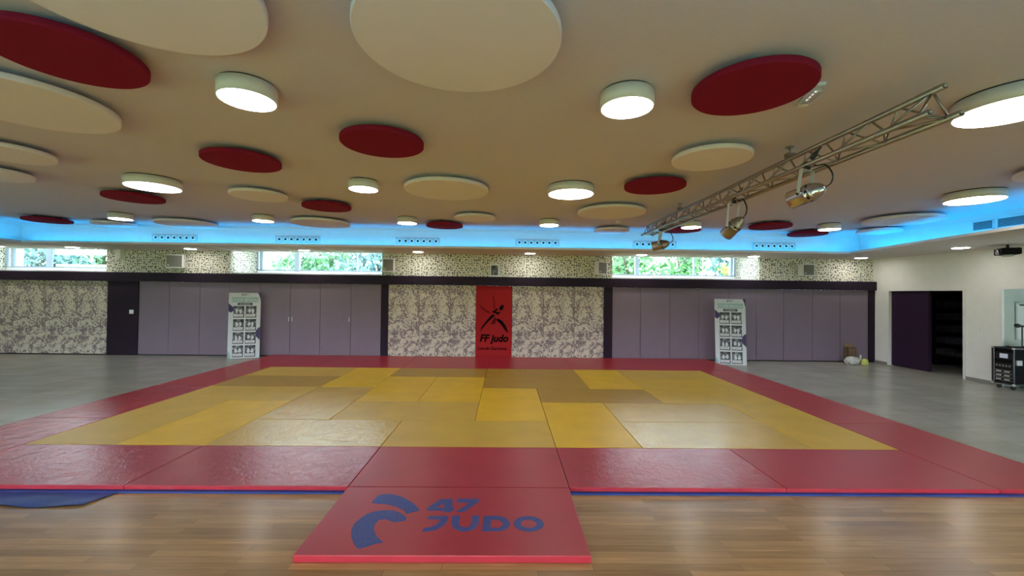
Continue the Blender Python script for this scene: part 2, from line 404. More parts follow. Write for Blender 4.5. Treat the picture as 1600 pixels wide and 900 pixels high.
# ------------------------------------------------------------------ back wall joinery
struct(MB().box(XL, XR-.0, 8.78, YB, 2.02, 2.262, .004).build('trim_5', 'purple'))
PX = [(S(-9.59), S(-8.75)), (S(-2.07), S(-1.87)), (S(4.18), S(4.42)), (S(11.73), XR)]
mb = MB()
for a, b in PX: mb.box(a, b, 8.84, YB, 0, 2.02, .003)
struct(mb.build('trim_6', 'purple'))
def leaf(name, x0, x1, mat, label, cat, group, handle=None):
    t = thing(name, label, cat, ((x0+x1)/2, 8.885, 0), group)
    MB().box(x0+.004, x1-.004, 8.862, YB-.002, .03, 2.018, .003).build('panel', mat, t)
    MB().box(x0+.004, x1-.004, 8.875, YB-.002, 0.0, .03).build('plinth', 'dark_grey', t)
    if handle:
        h = MB().box(handle-.012, handle+.012, 8.848, 8.862, .97, 1.09, .003).build('handle', 'alu_white', t); h['label'] = 'small pale metal pull'
    return t
ordn = ['first', 'second', 'third', 'fourth', 'fifth', 'sixth', 'seventh', 'eighth', 'ninth']
LA = [-8.75, -7.92, -7.08, -6.27, -5.42, -4.59, -3.76, -2.91, -2.07]
for i in range(8):
    h = {4: S(-4.62), 5: S(-4.53), 6: S(-2.95)}.get(i)
    extra = [' beside the dark purple panel', '', '', ' behind the left display board', ' just right of the left display board', ' with a pull at left', ' with a pull at right', ' beside the mottled panels'][i]
    leaf('cupboard_door', S(LA[i]), S(LA[i+1]), 'lilac', f'{ordn[i]} lilac cupboard door of the left bank{extra}', 'cupboard door', 'lilac cupboard doors along the back wall', h)
RA = [4.42, 5.22, 6.05, 6.88, 7.72, 8.52, 9.3, 10.13, 10.92, 11.73]
for i in range(9):
    extra = [' beside the mottled panels', '', '', ' left of the right display board', ' behind the right display board', '', '', ' left of the cardboard box', ' behind the cardboard box'][i]
    leaf('cupboard_door', S(RA[i]), S(RA[i+1]), 'lilac', f'{ordn[i]} lilac cupboard door of the right bank{extra}', 'cupboard door', 'lilac cupboard doors along the back wall')
for i, (a, b) in enumerate(((XL, S(-12.16)), (S(-12.16), S(-11.29)), (S(-11.29), S(-10.42)), (S(-10.42), S(-9.59)))):
    leaf('wall_panel', a, b, 'leafprint', f'mottled leaf-print panel at the far left of the back wall, {ordn[3-i]} left of the dark purple panel', 'wall panel', 'mottled leaf-print wall panels')
for i, (a, b) in enumerate(((-1.87, -1.01), (-1.01, -.13), (-.13, .58))):
    leaf('wall_panel', S(a), S(b), 'leafprint', f'{ordn[2-i]} mottled leaf-print panel to the left of the red poster', 'wall panel', 'mottled leaf-print wall panels')
for i, (a, b) in enumerate(((1.59, 2.48), (2.48, 3.35), (3.35, 4.18))):
    leaf('wall_panel', S(a), S(b), 'leafprint', f'{ordn[i]} mottled leaf-print panel to the right of the red poster', 'wall panel', 'mottled leaf-print wall panels', S(1.69) if i == 0 else None)

# red poster panel with the judo emblem
pt = thing('poster', 'tall red judo federation poster panel with black figure in the middle of the back wall', 'poster', (1.09, 8.86, 0))
MB().box(S(.585), S(1.585), 8.835, YB-.002, .05, 2.018, .003).build('panel', 'poster_red', pt)
PW = lambda u, v, q: (u, 8.8345-q, v)
FIG = {'leg_l': [(0.708, 0.737), (0.754, 0.878), (0.884, 1.052), (1.002, 1.186), (1.081, 1.226), (1.126, 1.198), (0.99, 1.074), (0.859, 0.94), (0.775, 0.833)],
'leg_r': [(1.149, 1.081), (1.207, 1.119), (1.335, 1.035), (1.43, 0.898), (1.499, 0.713), (1.418, 0.771), (1.297, 0.937)],
'torso': [(1.029, 1.292), (1.172, 1.395), (1.209, 1.36), (1.135, 1.306), (1.194, 1.289), (1.284, 1.303), (1.195, 1.209), (1.141, 1.251), (1.072, 1.271)],
'head': [(1.298+.055*math.cos(a)+.026*math.sin(a), 1.414+.078*math.sin(a)) for a in [2*PI*k/20 for k in range(20)]],
'b1': [(1.012, 0.957), (1.116, 1.147), (1.14, 1.137), (1.05, 0.947)], 'b2': [(1.087, 0.969), (1.133, 1.107), (1.154, 1.097), (1.113, 0.956)]}
mb = MB()
for v in FIG.values(): mb.poly([v], PW, .0012)
mb.build('emblem', 'poster_black', pt)
mb = MB()
for v in ([(0.671, 1.521), (0.746, 1.443), (0.867, 1.351), (0.987, 1.281), (1.001, 1.239), (0.868, 1.29), (0.734, 1.395)],
          [(1.048, 1.744), (1.077, 1.744), (1.105, 1.585), (1.118, 1.399), (1.071, 1.383), (1.079, 1.558)]): mb.poly([v], PW, .0012)
mb.build('swoosh', 'poster_dark_red', pt)
text_obj('lettering', 'FF judo', 'poster_black', pt, lambda x, y, z: (.70+x, 8.8340-z, .475+y), size=.275, bold=.011, shear=.22, xscale=.95)
text_obj('lettering', 'Lot-et-Garonne', 'poster_black', pt, lambda x, y, z: (.66+x, 8.8340-z, .245+y), size=.125, bold=.003, xscale=.985)

# switch, speakers, framed picture, cable box on the back wall
t = thing('light_switch', 'small white light switch on the dark purple panel at the left', 'switch', (-8.81, 8.84, 1.19))
MB().box(-8.865, -8.755, 8.825, 8.84, 1.13, 1.24, .004).build('plate', 'white', t); MB().box(-8.845, -8.775, 8.818, 8.826, 1.15, 1.22, .003).build('rocker', 'white', t)
def speaker(x, z0, z1, wd, yaw_, label):
    t = thing('wall_speaker', label, 'speaker', (x, YB, (z0+z1)/2), 'speakers on the dotted wallpaper')
    h = (z1-z0)/2; R = Matrix.Rotation(yaw_, 4, 'Z'); T = Matrix.Translation((x, YB-.17, (z0+z1)/2)) @ R
    MB().box(-wd/2, wd/2, -.10, .10, -h, h, .01, T).build('cabinet', 'white', t)
    MB().box(-wd/2+.025, wd/2-.025, -.108, -.10, -h+.03, h-.03, .003, T).build('grille', 'speaker_cloth', t)
    MB().lathe([(.022, 0), (.022, .006)], T @ Vector((-wd/2+.07, -.107, -h+.08)), R @ Vector((0, -1, 0)), 16).build('badge', 'alu_white', t)
    MB().box(-.05, .05, .09, .15, -.05, .05, 0, T).box(x-.05, x+.05, YB-.06, YB, (z0+z1)/2-.06, (z0+z1)/2+.06).build('bracket', 'black', t)
speaker(-7.56, 2.385, 2.755, .40, .30, 'white wall speaker with grey grille between the first two windows')
speaker(-1.80, 2.36, 2.73, .31, .10, 'white wall speaker with dark grille just right of the second window')
speaker(4.02, 2.36, 2.72, .30, .35, 'white wall speaker with dark grille just left of the third window')
speaker(9.76, 2.39, 2.73, .34, 0, 'white wall speaker with grey grille on the dotted wall right of the third window')
t = thing('framed_picture', 'small white framed dark picture above the red poster', 'picture', (1.09, YB, 2.44))
MB().box(.96, 1.225, YB-.03, YB, 2.27, 2.63, .004).build('frame', 'white', t); MB().box(.995, 1.19, YB-.034, YB-.029, 2.315, 2.585).build('print', 'photo', t)
t = thing('junction_box', 'pale cable box high on the dotted wall right of the first window', 'junction box', (-9.2, YB, 2.76))
MB().box(-9.27, -9.13, YB-.09, YB, 2.63, ZS, .006).build('box_body', 'white_wall', t); MB().box(-9.125, -9.105, YB-.02, YB, 2.45, ZS).build('conduit', 'white_wall', t)

# ------------------------------------------------------------------ windows
def window(n, x0, x1, mull):
    m = MB(); y0, y1 = 10.14, 10.2; z0, z1 = 2.425, 3.1
    m.box(x0, x1, y0, y1, z0, z0+.03).box(x0, x1, y0, y1, z1-.05, z1).box(x0, x0+.05, y0, y1, z0, z1).box(x1-.05, x1, y0, y1, z0, z1)
    fr = struct(m.build(f'window_{n}', 'frame'))
    for x, wd in mull: MB().box(x-wd/2, x+wd/2, y0-.03, y1, z0, z1).build('mullion', 'frame', fr)
    MB().box(x0+.02, x1-.02, 10.17, 10.178, z0+.01, z1-.02).build('pane', 'glass', fr)
    return fr
window(1, WIN[0][0], WIN[0][1], [(-13.52, .09), (-12.45, .12)])
window(2, WIN[1][0], WIN[1][1], [(-6.06, .09), (-4.98, .14), (-3.17, .04)])
window(3, WIN[2][0], WIN[2][1], [(5.47, .12), (7.25, .04), (8.42, .08)])
tag(MB().grid(lambda u, v: (-13.40+.26*u, 10.10+.025*math.sin(u*18), 2.45+.62*v), 24, 2).build('curtain', 'white', origin=(-13.27, 10.1, 2.45)), 'narrow white curtain at the left end of the first window', 'curtain')

# ------------------------------------------------------------------ ceiling discs
def disc(x, y, d, col, label):
    r = .41 if d == 's' else .61
    t = thing('acoustic_disc', label, 'acoustic panel', (x, y, ZC), 'round acoustic discs under the ceiling')
    MB().lathe([(r-.006, 3.30), (r, 3.306), (r, 3.344), (r-.006, 3.35)], (x, y, 0), seg=72).build('disc_panel', 'disc_red' if col == 'r' else 'disc_white', t)
    for k in range(3):
        a = 2*PI*k/3+.4; MB().lathe([(.018, 3.35), (.018, ZC)], (x+r*.55*math.cos(a), y+r*.55*math.sin(a), 0), seg=12).build('spacer', 'metal', t)
disc(1.102, -.342, 'l', 'w', 'very large white round ceiling disc at the top centre, nearest overhead')
disc(-.493, -.761, 'l', 'w', 'large white round ceiling disc at the top left, cut by the top edge')
disc(-1.468, -.081, 's', 'r', 'dark red round ceiling disc at the left edge, nearest of the reds')
disc(-2.599, .656, 'l', 'w', 'large white round ceiling disc cut by the left edge below the near red disc')
disc(-4.244, 1.953, 's', 'w', 'white round ceiling disc at the left edge, level with the central reds')
disc(-5.48, 2.85, 's', 'w', 'white round ceiling disc barely showing at the left edge, left of the wide lamp')
disc(3.181, .184, 's', 'r', 'large-looking red round ceiling disc beside the emergency light')
disc(.133, 1.43, 's', 'r', 'red round ceiling disc in the middle, behind the nearest white disc')
disc(-1.702, 2.115, 's', 'r', 'red round ceiling disc behind the lamp at upper left')
disc(-4.787, 4.229, 's', 'r', 'red round ceiling disc just behind the wide lamp on the left')
disc(-2.548, 3.904, 's', 'w', 'white round ceiling disc behind the left central red, right of the wide left lamp')
disc(.518, 3.329, 'l', 'w', 'large white round ceiling disc in the centre between two lamps')
disc(-1.816, 4.73, 's', 'r', 'small-looking red round ceiling disc left of centre, just nearer than a wide white disc')
disc(3.646, 1.733, 's', 'w', 'white round ceiling disc between the big red disc and the truss')
disc(3.451, 2.946, 's', 'r', 'red round ceiling disc left of the truss middle')
disc(3.322, 4.828, 'l', 'w', 'wide white round ceiling disc left of the far end of the truss')
disc(3.886, 7.034, 's', 'w', 'white round ceiling disc over the blue cove left of the truss end')
disc(.762, 5.648, 's', 'w', 'white round ceiling disc right behind the middle, touching the far red disc in view')
disc(.011, 6.661, 's', 'r', 'far red round ceiling disc over the blue cove in the middle')
disc(-2.721, 6.568, 'l', 'w', 'wide white round ceiling disc over the blue cove behind the small red disc')
disc(-8.88, 6.74, 's', 'r', 'dark red round ceiling disc over the blue cove at the far left')
disc(-7.797, 7.16, 's', 'w', 'grey-looking white round ceiling disc under the far left small lamp')
disc(-5.946, 6.954, 'l', 'w', 'wide white round ceiling disc over the blue cove at left')
disc(5.45, 6.79, 's', 'r', 'red round ceiling disc half hidden behind the truss end')
disc(7.087, 6.127, 's', 'r', 'red round ceiling disc right of the middle spotlight')
disc(8.618, 7.12, 's', 'r', 'rightmost red round ceiling disc, over the blue cove')
disc(9.072, 5.188, 'l', 'w', 'wide white round ceiling disc over the blue cove at right')
disc(9.85, 6.546, 's', 'w', 'white round ceiling disc half swallowed by the blue corner at right')
disc(7.95, 1.97, 's', 'w', 'white round ceiling disc just peeping in at the right edge')

# ------------------------------------------------------------------ ceiling lamps
def lamp(x, y, big, label):
    r = .335 if big else .207
    t = thing('ceiling_lamp', label, 'ceiling light', (x, y, ZC), 'round white drum lamps')
    MB().lathe([(r-.012, 3.275), (r, 3.275), (r, 3.386), (.02, 3.386)], (x, y, 0), seg=56, cap=True).build('housing', 'light_body', t)
    MB().lathe([(r-.012, 3.387), (r-.012, ZC)], (x, y, 0), seg=40).build('base_plate', 'dark_grey', t)
    MB().lathe([(r-.013, 3.271), (r-.013, 3.2745)], (x, y, 0), seg=56).build('diffuser', 'diffuser', t)
lamp(-.613, .419, 0, 'white drum ceiling lamp, glowing, at upper left')
lamp(2.333, .426, 0, 'white drum ceiling lamp, glowing, right of the big white disc')
lamp(5.32, .35, 1, 'wide drum ceiling lamp at the right edge, beyond the truss near end')
lamp(-3.694, 3.283, 1, 'wide drum ceiling lamp on the left between two red discs')
lamp(-.654, 3.207, 0, 'drum ceiling lamp left of the central white disc')
lamp(2.341, 3.304, 1, 'wide drum ceiling lamp right of the central white disc')
lamp(8.351, 3.289, 1, 'wide drum ceiling lamp over the blue cove at the right')
for x, l in ((-6.718, 'far small drum lamp at the far left above the first wide white disc'), (-3.746, 'far small drum lamp left of the wide white disc, in the back row'), (-.708, 'far small drum lamp left of the far middle red disc'),
             (2.316, 'far small drum lamp, fourth from the left in the back row'), (5.375, 'far small drum lamp right behind the truss end'), (8.384, 'far small drum lamp above the rightmost red disc')):
    lamp(x, 6.13, 0, l)

# downlights in the soffit
def down(x, y, label):
    t = thing('downlight', label, 'downlight', (x, y, ZS), 'flush downlights in the lowered soffit')
    MB().lathe([(.135, ZS-.012), (.16, ZS-.010), (.165, ZS)], (x, y, 0), seg=40).build('rim', 'light_body', t)
    MB().lathe([(.13, ZS-.016), (.13, ZS-.011)], (x, y, 0), seg=40).build('diffuser', 'downlight', t)
for x, l in ((-11.91, 'at the far left, over the first window'), (-9.95, 'over the middle of the first window'), (-6.9, 'above the leftmost speaker'), (-3.93, 'over the second window'), (-.93, 'left of the red poster'),
             (2.04, 'right of the red poster'), (5.03, 'over the third window, left half'), (8.06, 'over the right end of the third window'), (10.98, 'in the right back corner')):
    down(x, 8.35, 'glowing flush downlight in the soffit '+l)
down(10.94, 5.83, 'glowing flush downlight in the soffit along the right wall')
# thin white strips on the soffit in front of the windows
for i in range(7):
    x = -6.55+.585*i
    tag(MB().box(x-.012, x+.012, 7.62, 8.75, ZS-.006, ZS).build('soffit_strip', 'white', origin=(x, 8.2, ZS)), f'thin white strip in the soffit before the second window, {ordn[i]} from the left', 'ceiling strip', 'white soffit strips')
for i in range(6):
    x = 4.85+.585*i
    tag(MB().box(x-.012, x+.012, 7.75, 8.8, ZS-.006, ZS).build('soffit_strip', 'white', origin=(x, 8.2, ZS)), f'thin white strip in the soffit before the third window, {ordn[i]} from the left', 'ceiling strip', 'white soffit strips')

# air nozzles in the cove
def nozzles(x, label):
    t = thing('air_vent', label, 'air vent', (x, 7.65, 3.09), 'seven-nozzle air vents in the blue cove')
    MB().box(x-.55, x+.55, 7.635, 7.65, 3.0, 3.17, .003).build('plate', 'vent_grey', t)
    for i in range(7):
        xc = x-.45+.15*i
        n = MB().lathe([(.056, 0), (.056, .02), (.042, .03), (.03, .012), (.03, .004)], (xc, 7.636, 3.085), (0, -1, 0), 24, cap=False).build('nozzle', 'white', t)
        MB().lathe([(.026, 0), (.026, .012)], (xc, 7.636, 3.085), (0, -1, 0), 16).build('nozzle_core', 'black', n)
for x, l in ((-6.76, 'above the left end of the second window'), (-3.75, 'left of the middle, second from the left'), (-.79, 'above the left mottled panels'), (2.18, 'above the right mottled panels'), (5.13, 'behind the far spotlight'), (8.15, 'nearest the right corner')):
    nozzles(x, 'seven-nozzle air vent in the blue cove '+l)
for i, (y0, y1) in enumerate(((4.72, 5.08), (4.22, 4.68), (3.7, 4.18))):
    t = thing('return_grille', 'rectangular air grille in the right-hand blue cove, '+['farthest from the camera', 'the middle one of three', 'nearest, at the picture edge'][i], 'air grille', (10.35, (y0+y1)/2, 3.2), 'air grilles in the right cove')
    MB().box(10.335, 10.35, y0, y1, 3.10, 3.12).box(10.335, 10.35, y0, y1, 3.27, 3.29).box(10.335, 10.35, y0, y0+.02, 3.1, 3.29).box(10.335, 10.35, y1-.02, y1, 3.1, 3.29).build('frame', 'cove', t)
    m = MB()
    for k in range(9): m.box(10.338, 10.35, y0+.02, y1-.02, 3.125+.016*k, 3.131+.016*k)
    m.build('louvre', 'frame', t); MB().box(10.346, 10.3495, y0+.02, y1-.02, 3.12, 3.27).build('backing', 'dark_grey', t)

# emergency light and smoke detector
t = thing('emergency_light', 'small clear emergency light on the ceiling beside the big red disc', 'emergency light', (3.73, .34, ZC))
R = Matrix.Translation((3.725, .35, 0)) @ Matrix.Rotation(-.22, 4, 'Z')
MB().box(-.05, .05, -.15, .15, 3.375, ZC, .006, R).build('base_plate', 'light_body', t)
tt = NT('clear_polycarbonate'); tt.base(lin((190, 192, 195))); tt.set(Roughness=.15, Alpha=.55); M['clear'] = tt.m
MB().box(-.045, .045, -.14, .08, 3.325, 3.376, .02, R).build('cover', 'clear', t)
MB().box(-.04, .04, .085, .145, 3.33, 3.376, .01, R).build('end_cap', 'light_body', t)
for k in range(4): MB().lathe([(.008, 3.345), (.008, 3.352)], R @ Vector((0, -.10+.045*k, 0)), seg=10).build('led_bead', 'bead', t)
t = thing('smoke_detector', 'tiny smoke detector on the ceiling above the white disc left of the truss end', 'smoke detector', (3.78, 6.1, ZC))
MB().lathe([(.02, 3.34), (.045, 3.35), (.05, 3.385), (.055, ZC)], (3.78, 6.1, 0), seg=24).build('housing', 'light_body', t)

# ------------------------------------------------------------------ truss and spotlights
TL, TR_, TT = (4.285, 3.083), (4.505, 3.083), (4.39, 3.268); Y0, Y1 = -.03, 6.05
tr = thing('lighting_truss', 'long triangular aluminium lighting truss under the ceiling at right', 'truss', (4.39, Y0, 3.08))
for q, r in ((TL, .023), (TR_, .023), (TT, .023)):
    MB().lathe([(.016, .02), (.016, 0), (r, 0), (r, Y1-Y0), (.016, Y1-Y0), (.016, Y1-Y0-.02)], (q[0], Y0, q[1]), (0, 1, 0), 14, cap=True).build('chord', 'metal', tr)
def lattice(a, b, ph):
    m = MB(); n = 24; st = (Y1-Y0-.2)/n
    for i in range(n):
        y = Y0+.1+st*i; p, q = (a, b) if (i+ph) % 2 else (b, a)
        m.tube([(p[0], y, p[1]), (q[0], y+st, q[1])], .0085, 6)
    for y in (Y0+.085, Y1-.085): m.tube([(a[0], y, a[1]), (b[0], y, b[1])], .0085, 6)
    return m.build('lattice', 'metal', tr)
lattice(TL, TT, 0); lattice(TR_, TT, 1); lattice(TL, TR_, 0)
for y in (1.55, 4.35):
    MB().box(4.35, 4.43, y-.03, y+.03, 3.285, 3.33, .004).lathe([(.012, 3.32), (.012, ZC)], (4.39, y, 0), seg=10).lathe([(.04, ZC-.01), (.04, ZC)], (4.39, y, 0), seg=16).build('hanger', 'metal', tr)

def spot(x, y, zc, front, arm_dir, label, copper):
    hang_z = 3.083; f = Vector(front).normalized(); a = Vector(arm_dir); a = (a-f*a.dot(f)).normalized()
    t = thing('spotlight', label, 'spotlight', (x, y, hang_z), 'can spotlights on the truss')
    c = Vector((x, y, zc)); R0 = .088
    b = MB().lathe([(.080, .15), (R0, .152), (R0, .146), (R0-.003, 0.0), (R0+.004, -.004), (R0+.004, -.016), (R0-.004, -.02), (R0-.004, -.045), (R0+.003, -.05), (R0+.003, -.06), (R0-.006, -.066), (.072, -.10), (.055, -.135), (.032, -.155), (.02, -.165)], c, f, 40).build('can', 'chrome' if copper else 'metal', t)
    MB().lathe([(.079, .10), (.079, .1101)], c, f, 32).build('lens', 'black', t)
    for k in range(8):
        mv = MB()
        an = 2*PI*k/8; n1 = a; n2 = f.cross(a)
        d = (n1*math.cos(an)+n2*math.sin(an)); e = f.cross(d)
        mm = Matrix((d, e, f)).transposed().to_4x4(); mm.translation = c+d*(R0-.004)-f*.033
        mv.box(-.002, .003, -.014, .014, -.011, .011, 0, mm)
        mv.build('vent_slot', 'black', t)
    # yoke: two arms and a bridge under the clamp
    top = hang_z-.055; m = MB()
    upv = Vector((0, 0, 1)); ah = Vector((a.x, a.y, 0)).normalized()
    for s in (-1, 1):
        p0 = c+a*s*(R0+.008)+f*.03; p1 = Vector((x, y, top))+ah*s*(R0+.008)
        d = (p1-p0); n = ah; wv = d.normalized().cross(n).normalized()
        mm = Matrix((wv, n, d.normalized())).transposed().to_4x4(); mm.translation = p0
        m.box(-.016, .016, -.003, .003, -.02, d.length, .001, mm)
    mm = Matrix((ah, Vector((-ah.y, ah.x, 0)), upv)).transposed().to_4x4(); mm.translation = Vector((x, y, top))
    m.box(-R0-.011, R0+.011, -.016, .016, -.003, .004, 0, mm); m.build('yoke', 'alu_white', t)
    for s in (-1, 1): MB().lathe([(.012, 0), (.012, .018)], c+a*s*(R0+.01)+f*.03, a*s, 12).build('yoke_knob', 'black', t)
    MB().box(x-.02, x+.02, y-.025, y+.025, top+.004, hang_z+.028, .006).build('clamp', 'black', t)
    back = c-f*.16
    cr = Vector((x, y-.02, hang_z+.02))
    pts = [back, back-f*.05+upv*.02, back-f*.06+upv*.10, (back+cr)/2-f*.07+upv*.06, cr+Vector((.03, -.06, -.05)), cr]
    cu = []
    for i in range(len(pts)-1):
        p0, p1, p2, p3 = pts[max(i-1, 0)], pts[i], pts[i+1], pts[min(i+2, len(pts)-1)]
        for k in range(6):
            u = k/6; cu.append(.5*((2*p1)+(p2-p0)*u+(2*p0-5*p1+4*p2-p3)*u*u+(3*p1-p0-3*p2+p3)*u**3))
    cu.append(pts[-1])
    MB().tube(cu, .0055, 6).tube([p+Vector((.014, .01, .006)) for p in cu[3:-3]], .004, 6).build('cable', 'black', t)
    MB().lathe([(.016, 0), (.022, .01), (.022, .05), (.01, .09), (.006, .13)], cr+Vector((.01, -.02, .02)), (.35, -.55, .75), 12).build('plug', 'black', t)
    return t
spot(4.285, 1.145, 2.80, (-.42, .88, -.20), (-.9, -.43, 0), 'largest can spotlight hanging from the near half of the truss, polished with a coppery sheen', 1)
spot(4.405, 2.66, 2.725, (-.35, .72, -.62), (-.95, -.3, 0), 'middle can spotlight on the truss, tilted steeply downwards', 0)
spot(4.36, 5.17, 2.775, (-.86, .45, -.18), (.4, .9, 0), 'smallest-looking can spotlight at the far end of the truss, against the blue cove', 0)

# ------------------------------------------------------------------ judo mats
TH = .05
def tatami(x0, x1, y0, y1, mat, label, group, z0=0.0):
    g = .003
    m = MB().box(x0+g, x1-g, y0+g, y1-g, z0, TH, .005)
    return tag(m.build('judo_mat', mat, origin=((x0+x1)/2, (y0+y1)/2, z0)), label, 'judo mat', group)
tg = thing('judo_mat', 'red judo mat jutting forward with a blue 47 JUDO logo', 'judo mat', (1, .5, 0), 'red border mats')
MB().box(.003, 1.997, .003, .997, 0, TH, .005).build('mat_body', 'mat_red', tg)
LG = {
'arc1': [[(0.301, 0.704), (0.307, 0.77), (0.317, 0.826), (0.362, 0.861), (0.441, 0.857), (0.542, 0.805), (0.638, 0.718), (0.704, 0.634), (0.727, 0.583), (0.692, 0.567), (0.633, 0.533), (0.594, 0.592), (0.529, 0.643), (0.434, 0.684), (0.358, 0.692)]],
'arc2': [[(0.41, 0.072), (0.356, 0.138), (0.309, 0.223), (0.279, 0.313), (0.274, 0.391), (0.291, 0.455), (0.325, 0.531), (0.374, 0.571), (0.44, 0.589), (0.524, 0.582), (0.584, 0.546), (0.631, 0.5), (0.654, 0.457), (0.652, 0.433), (0.614, 0.426), (0.575, 0.406), (0.534, 0.433), (0.478, 0.456), (0.444, 0.438), (0.431, 0.383), (0.441, 0.323), (0.471, 0.256), (0.511, 0.2), (0.563, 0.151), (0.509, 0.131), (0.459, 0.094)]],
'four': [[(0.967, 0.782), (0.865, 0.775), (0.782, 0.634), (0.783, 0.584), (0.925, 0.581), (0.924, 0.561), (0.986, 0.561), (0.987, 0.585), (1.002, 0.589), (1.001, 0.634), (0.986, 0.634)], [(0.907, 0.705), (0.853, 0.631), (0.916, 0.633)]],
'seven': [[(1.005, 0.783), (1.205, 0.778), (1.19, 0.722), (1.142, 0.648), (1.087, 0.566), (1.018, 0.562), (1.037, 0.596), (1.092, 0.668), (1.115, 0.715), (1.009, 0.716)]],
'j': [[(0.816, 0.502), (0.972, 0.503), (0.973, 0.436), (0.952, 0.364), (0.904, 0.305), (0.855, 0.288), (0.803, 0.284), (0.809, 0.333), (0.854, 0.344), (0.897, 0.378), (0.913, 0.428), (0.909, 0.454), (0.813, 0.455)]],
'u': [[(1.001, 0.511), (1.064, 0.511), (1.063, 0.405), (1.078, 0.361), (1.114, 0.337), (1.148, 0.358), (1.16, 0.415), (1.155, 0.512), (1.213, 0.512), (1.215, 0.406), (1.196, 0.327), (1.147, 0.29), (1.081, 0.289), (1.028, 0.335), (1.005, 0.405)]],
'd': [[(1.247, 0.509), (1.37, 0.508), (1.431, 0.472), (1.458, 0.399), (1.44, 0.337), (1.392, 0.294), (1.246, 0.29)], [(1.308, 0.449), (1.361, 0.449), (1.393, 0.416), (1.399, 0.381), (1.377, 0.342), (1.307, 0.336)]],
'o': [[(1.597+.116*math.cos(2*PI*k/28), .398+.109*math.sin(2*PI*k/28)) for k in range(28)], [(1.597+.061*math.cos(2*PI*k/22), .396+.056*math.sin(2*PI*k/22)) for k in range(22)]]}
ML = lambda u, v, q: (u, v, TH+.0002+q)
mb = MB(); mb.poly(LG['arc1'], ML, .0008).poly(LG['arc2'], ML, .0008); mb.build('emblem', 'logo_blue', tg)
mb = MB()
for k in ('four', 'seven', 'j', 'u', 'd', 'o'): mb.poly(LG[k], ML, .0008)
mb.build('lettering', 'logo_blue', tg)
for x0, mm, l in ((-4, 'mat_red_worn', 'shiny creased red mat in the front border row, leftmost between the side strips'), (-2, 'mat_red_worn', 'red mat in the front border row just left of the one behind the logo mat'), (0, 'mat_red', 'red mat in the front border row directly behind the logo mat'),
                  (2, 'mat_red_worn', 'creased red front border mat just right of the one behind the logo mat'), (4, 'mat_red', 'smooth red mat at the right end of the front border row')):
    tatami(x0, x0+2, 1, 2, mm, l, 'red border mats', .012)
for y0 in (1, 3, 5):
    k = (y0-1)//2
    tatami(-5, -4, y0, y0+2, 'mat_red_worn' if y0 < 5 else 'mat_red', 'red mat in the left side strip, '+['nearest of three', 'middle of three with glare', 'farthest of three'][k], 'red border mats', .012)
    tatami(6, 7, y0, y0+2, 'mat_red', 'red mat in the right side strip, '+['nearest of three at the front corner', 'middle of three', 'farthest of three'][k], 'red border mats', .012)
for i in range(6):
    x0 = -5+2*i; tatami(x0, x0+2, 7, 8.84, 'mat_red', 'red mat in the far border row by the back wall, '+['first from the left', 'second from the left', 'third from the left', 'third from the right', 'second from the right', 'first from the right'][i], 'red border mats', .012)
Y = [(-4, -3, 2, 4, 't', 'tan mat in the front left corner of the yellow field'), (-3, -2, 2, 4, 'y', 'bright yellow lengthwise mat, second from the front left corner'), (-2, 0, 2, 3, 'w', 'pale worn mat in the front yellow row, just right of the bright left one'),
     (0, 2, 2, 3, 't', 'tan crosswise mat in the front yellow row behind the logo mat'), (2, 3, 2, 4, 'y', 'bright yellow lengthwise mat touching the front row right of centre'), (3, 5, 2, 3, 'w', 'pale worn crosswise mat in the front yellow row at right'), (5, 6, 2, 4, 'y2', 'yellow lengthwise mat in the front right corner of the yellow field'),
     (-2, -1, 3, 5, 'w', 'pale scuffed lengthwise mat left of centre, second row'), (-1, 1, 3, 4, 't', 'tan crosswise mat left of the central bright yellow mat'), (1, 2, 3, 5, 'y', 'central bright yellow lengthwise mat'), (3, 5, 3, 4, 'w', 'shiny pale crosswise mat in the second row at right'),
     (-4, -2, 4, 5, 't', 'tan crosswise mat at the left edge, third yellow row'), (-1, 0, 4, 6, 'y', 'yellow lengthwise mat two left of the central bright one, farther back'), (0, 1, 4, 6, 'y', 'bright yellow lengthwise mat just left behind the central one'), (2, 4, 4, 5, 't2', 'dull tan crosswise mat behind the right bright mat'), (4, 6, 4, 5, 'y2', 'yellow crosswise mat at the right edge, third yellow row'),
     (-4, -2, 5, 6, 't2', 'tan crosswise mat at the left edge, fourth yellow row'), (-2, -1, 5, 7, 'y', 'bright yellow lengthwise mat at the back, left of centre'), (1, 3, 5, 6, 't2', 'dull tan crosswise mat behind the central bright mat'), (3, 4, 5, 7, 'y', 'yellow lengthwise mat at the back, right of centre'), (4, 6, 5, 6, 'y2', 'yellow crosswise mat at the right edge, fourth yellow row'),
     (-4, -2, 6, 7, 't', 'tan crosswise mat in the back left corner of the yellow field'), (-1, 1, 6, 7, 't2', 'dull tan crosswise mat in the back row before the left mottled panels'), (1, 3, 6, 7, 't2', 'dull tan crosswise mat in the back row before the red poster'), (4, 6, 6, 7, 't', 'tan crosswise mat in the back right corner of the yellow field')]
M['mat_y2'] = vinyl('mid_yellow_tatami_vinyl', (218, 180, 50), .04); M['mat_t2'] = vinyl('brownish_tatami_vinyl', (182, 144, 52), .04)
for x0, x1, y0, y1, c, l in Y: tatami(x0, x1, y0, y1, 'mat_'+c, l, 'yellow field mats', .012)
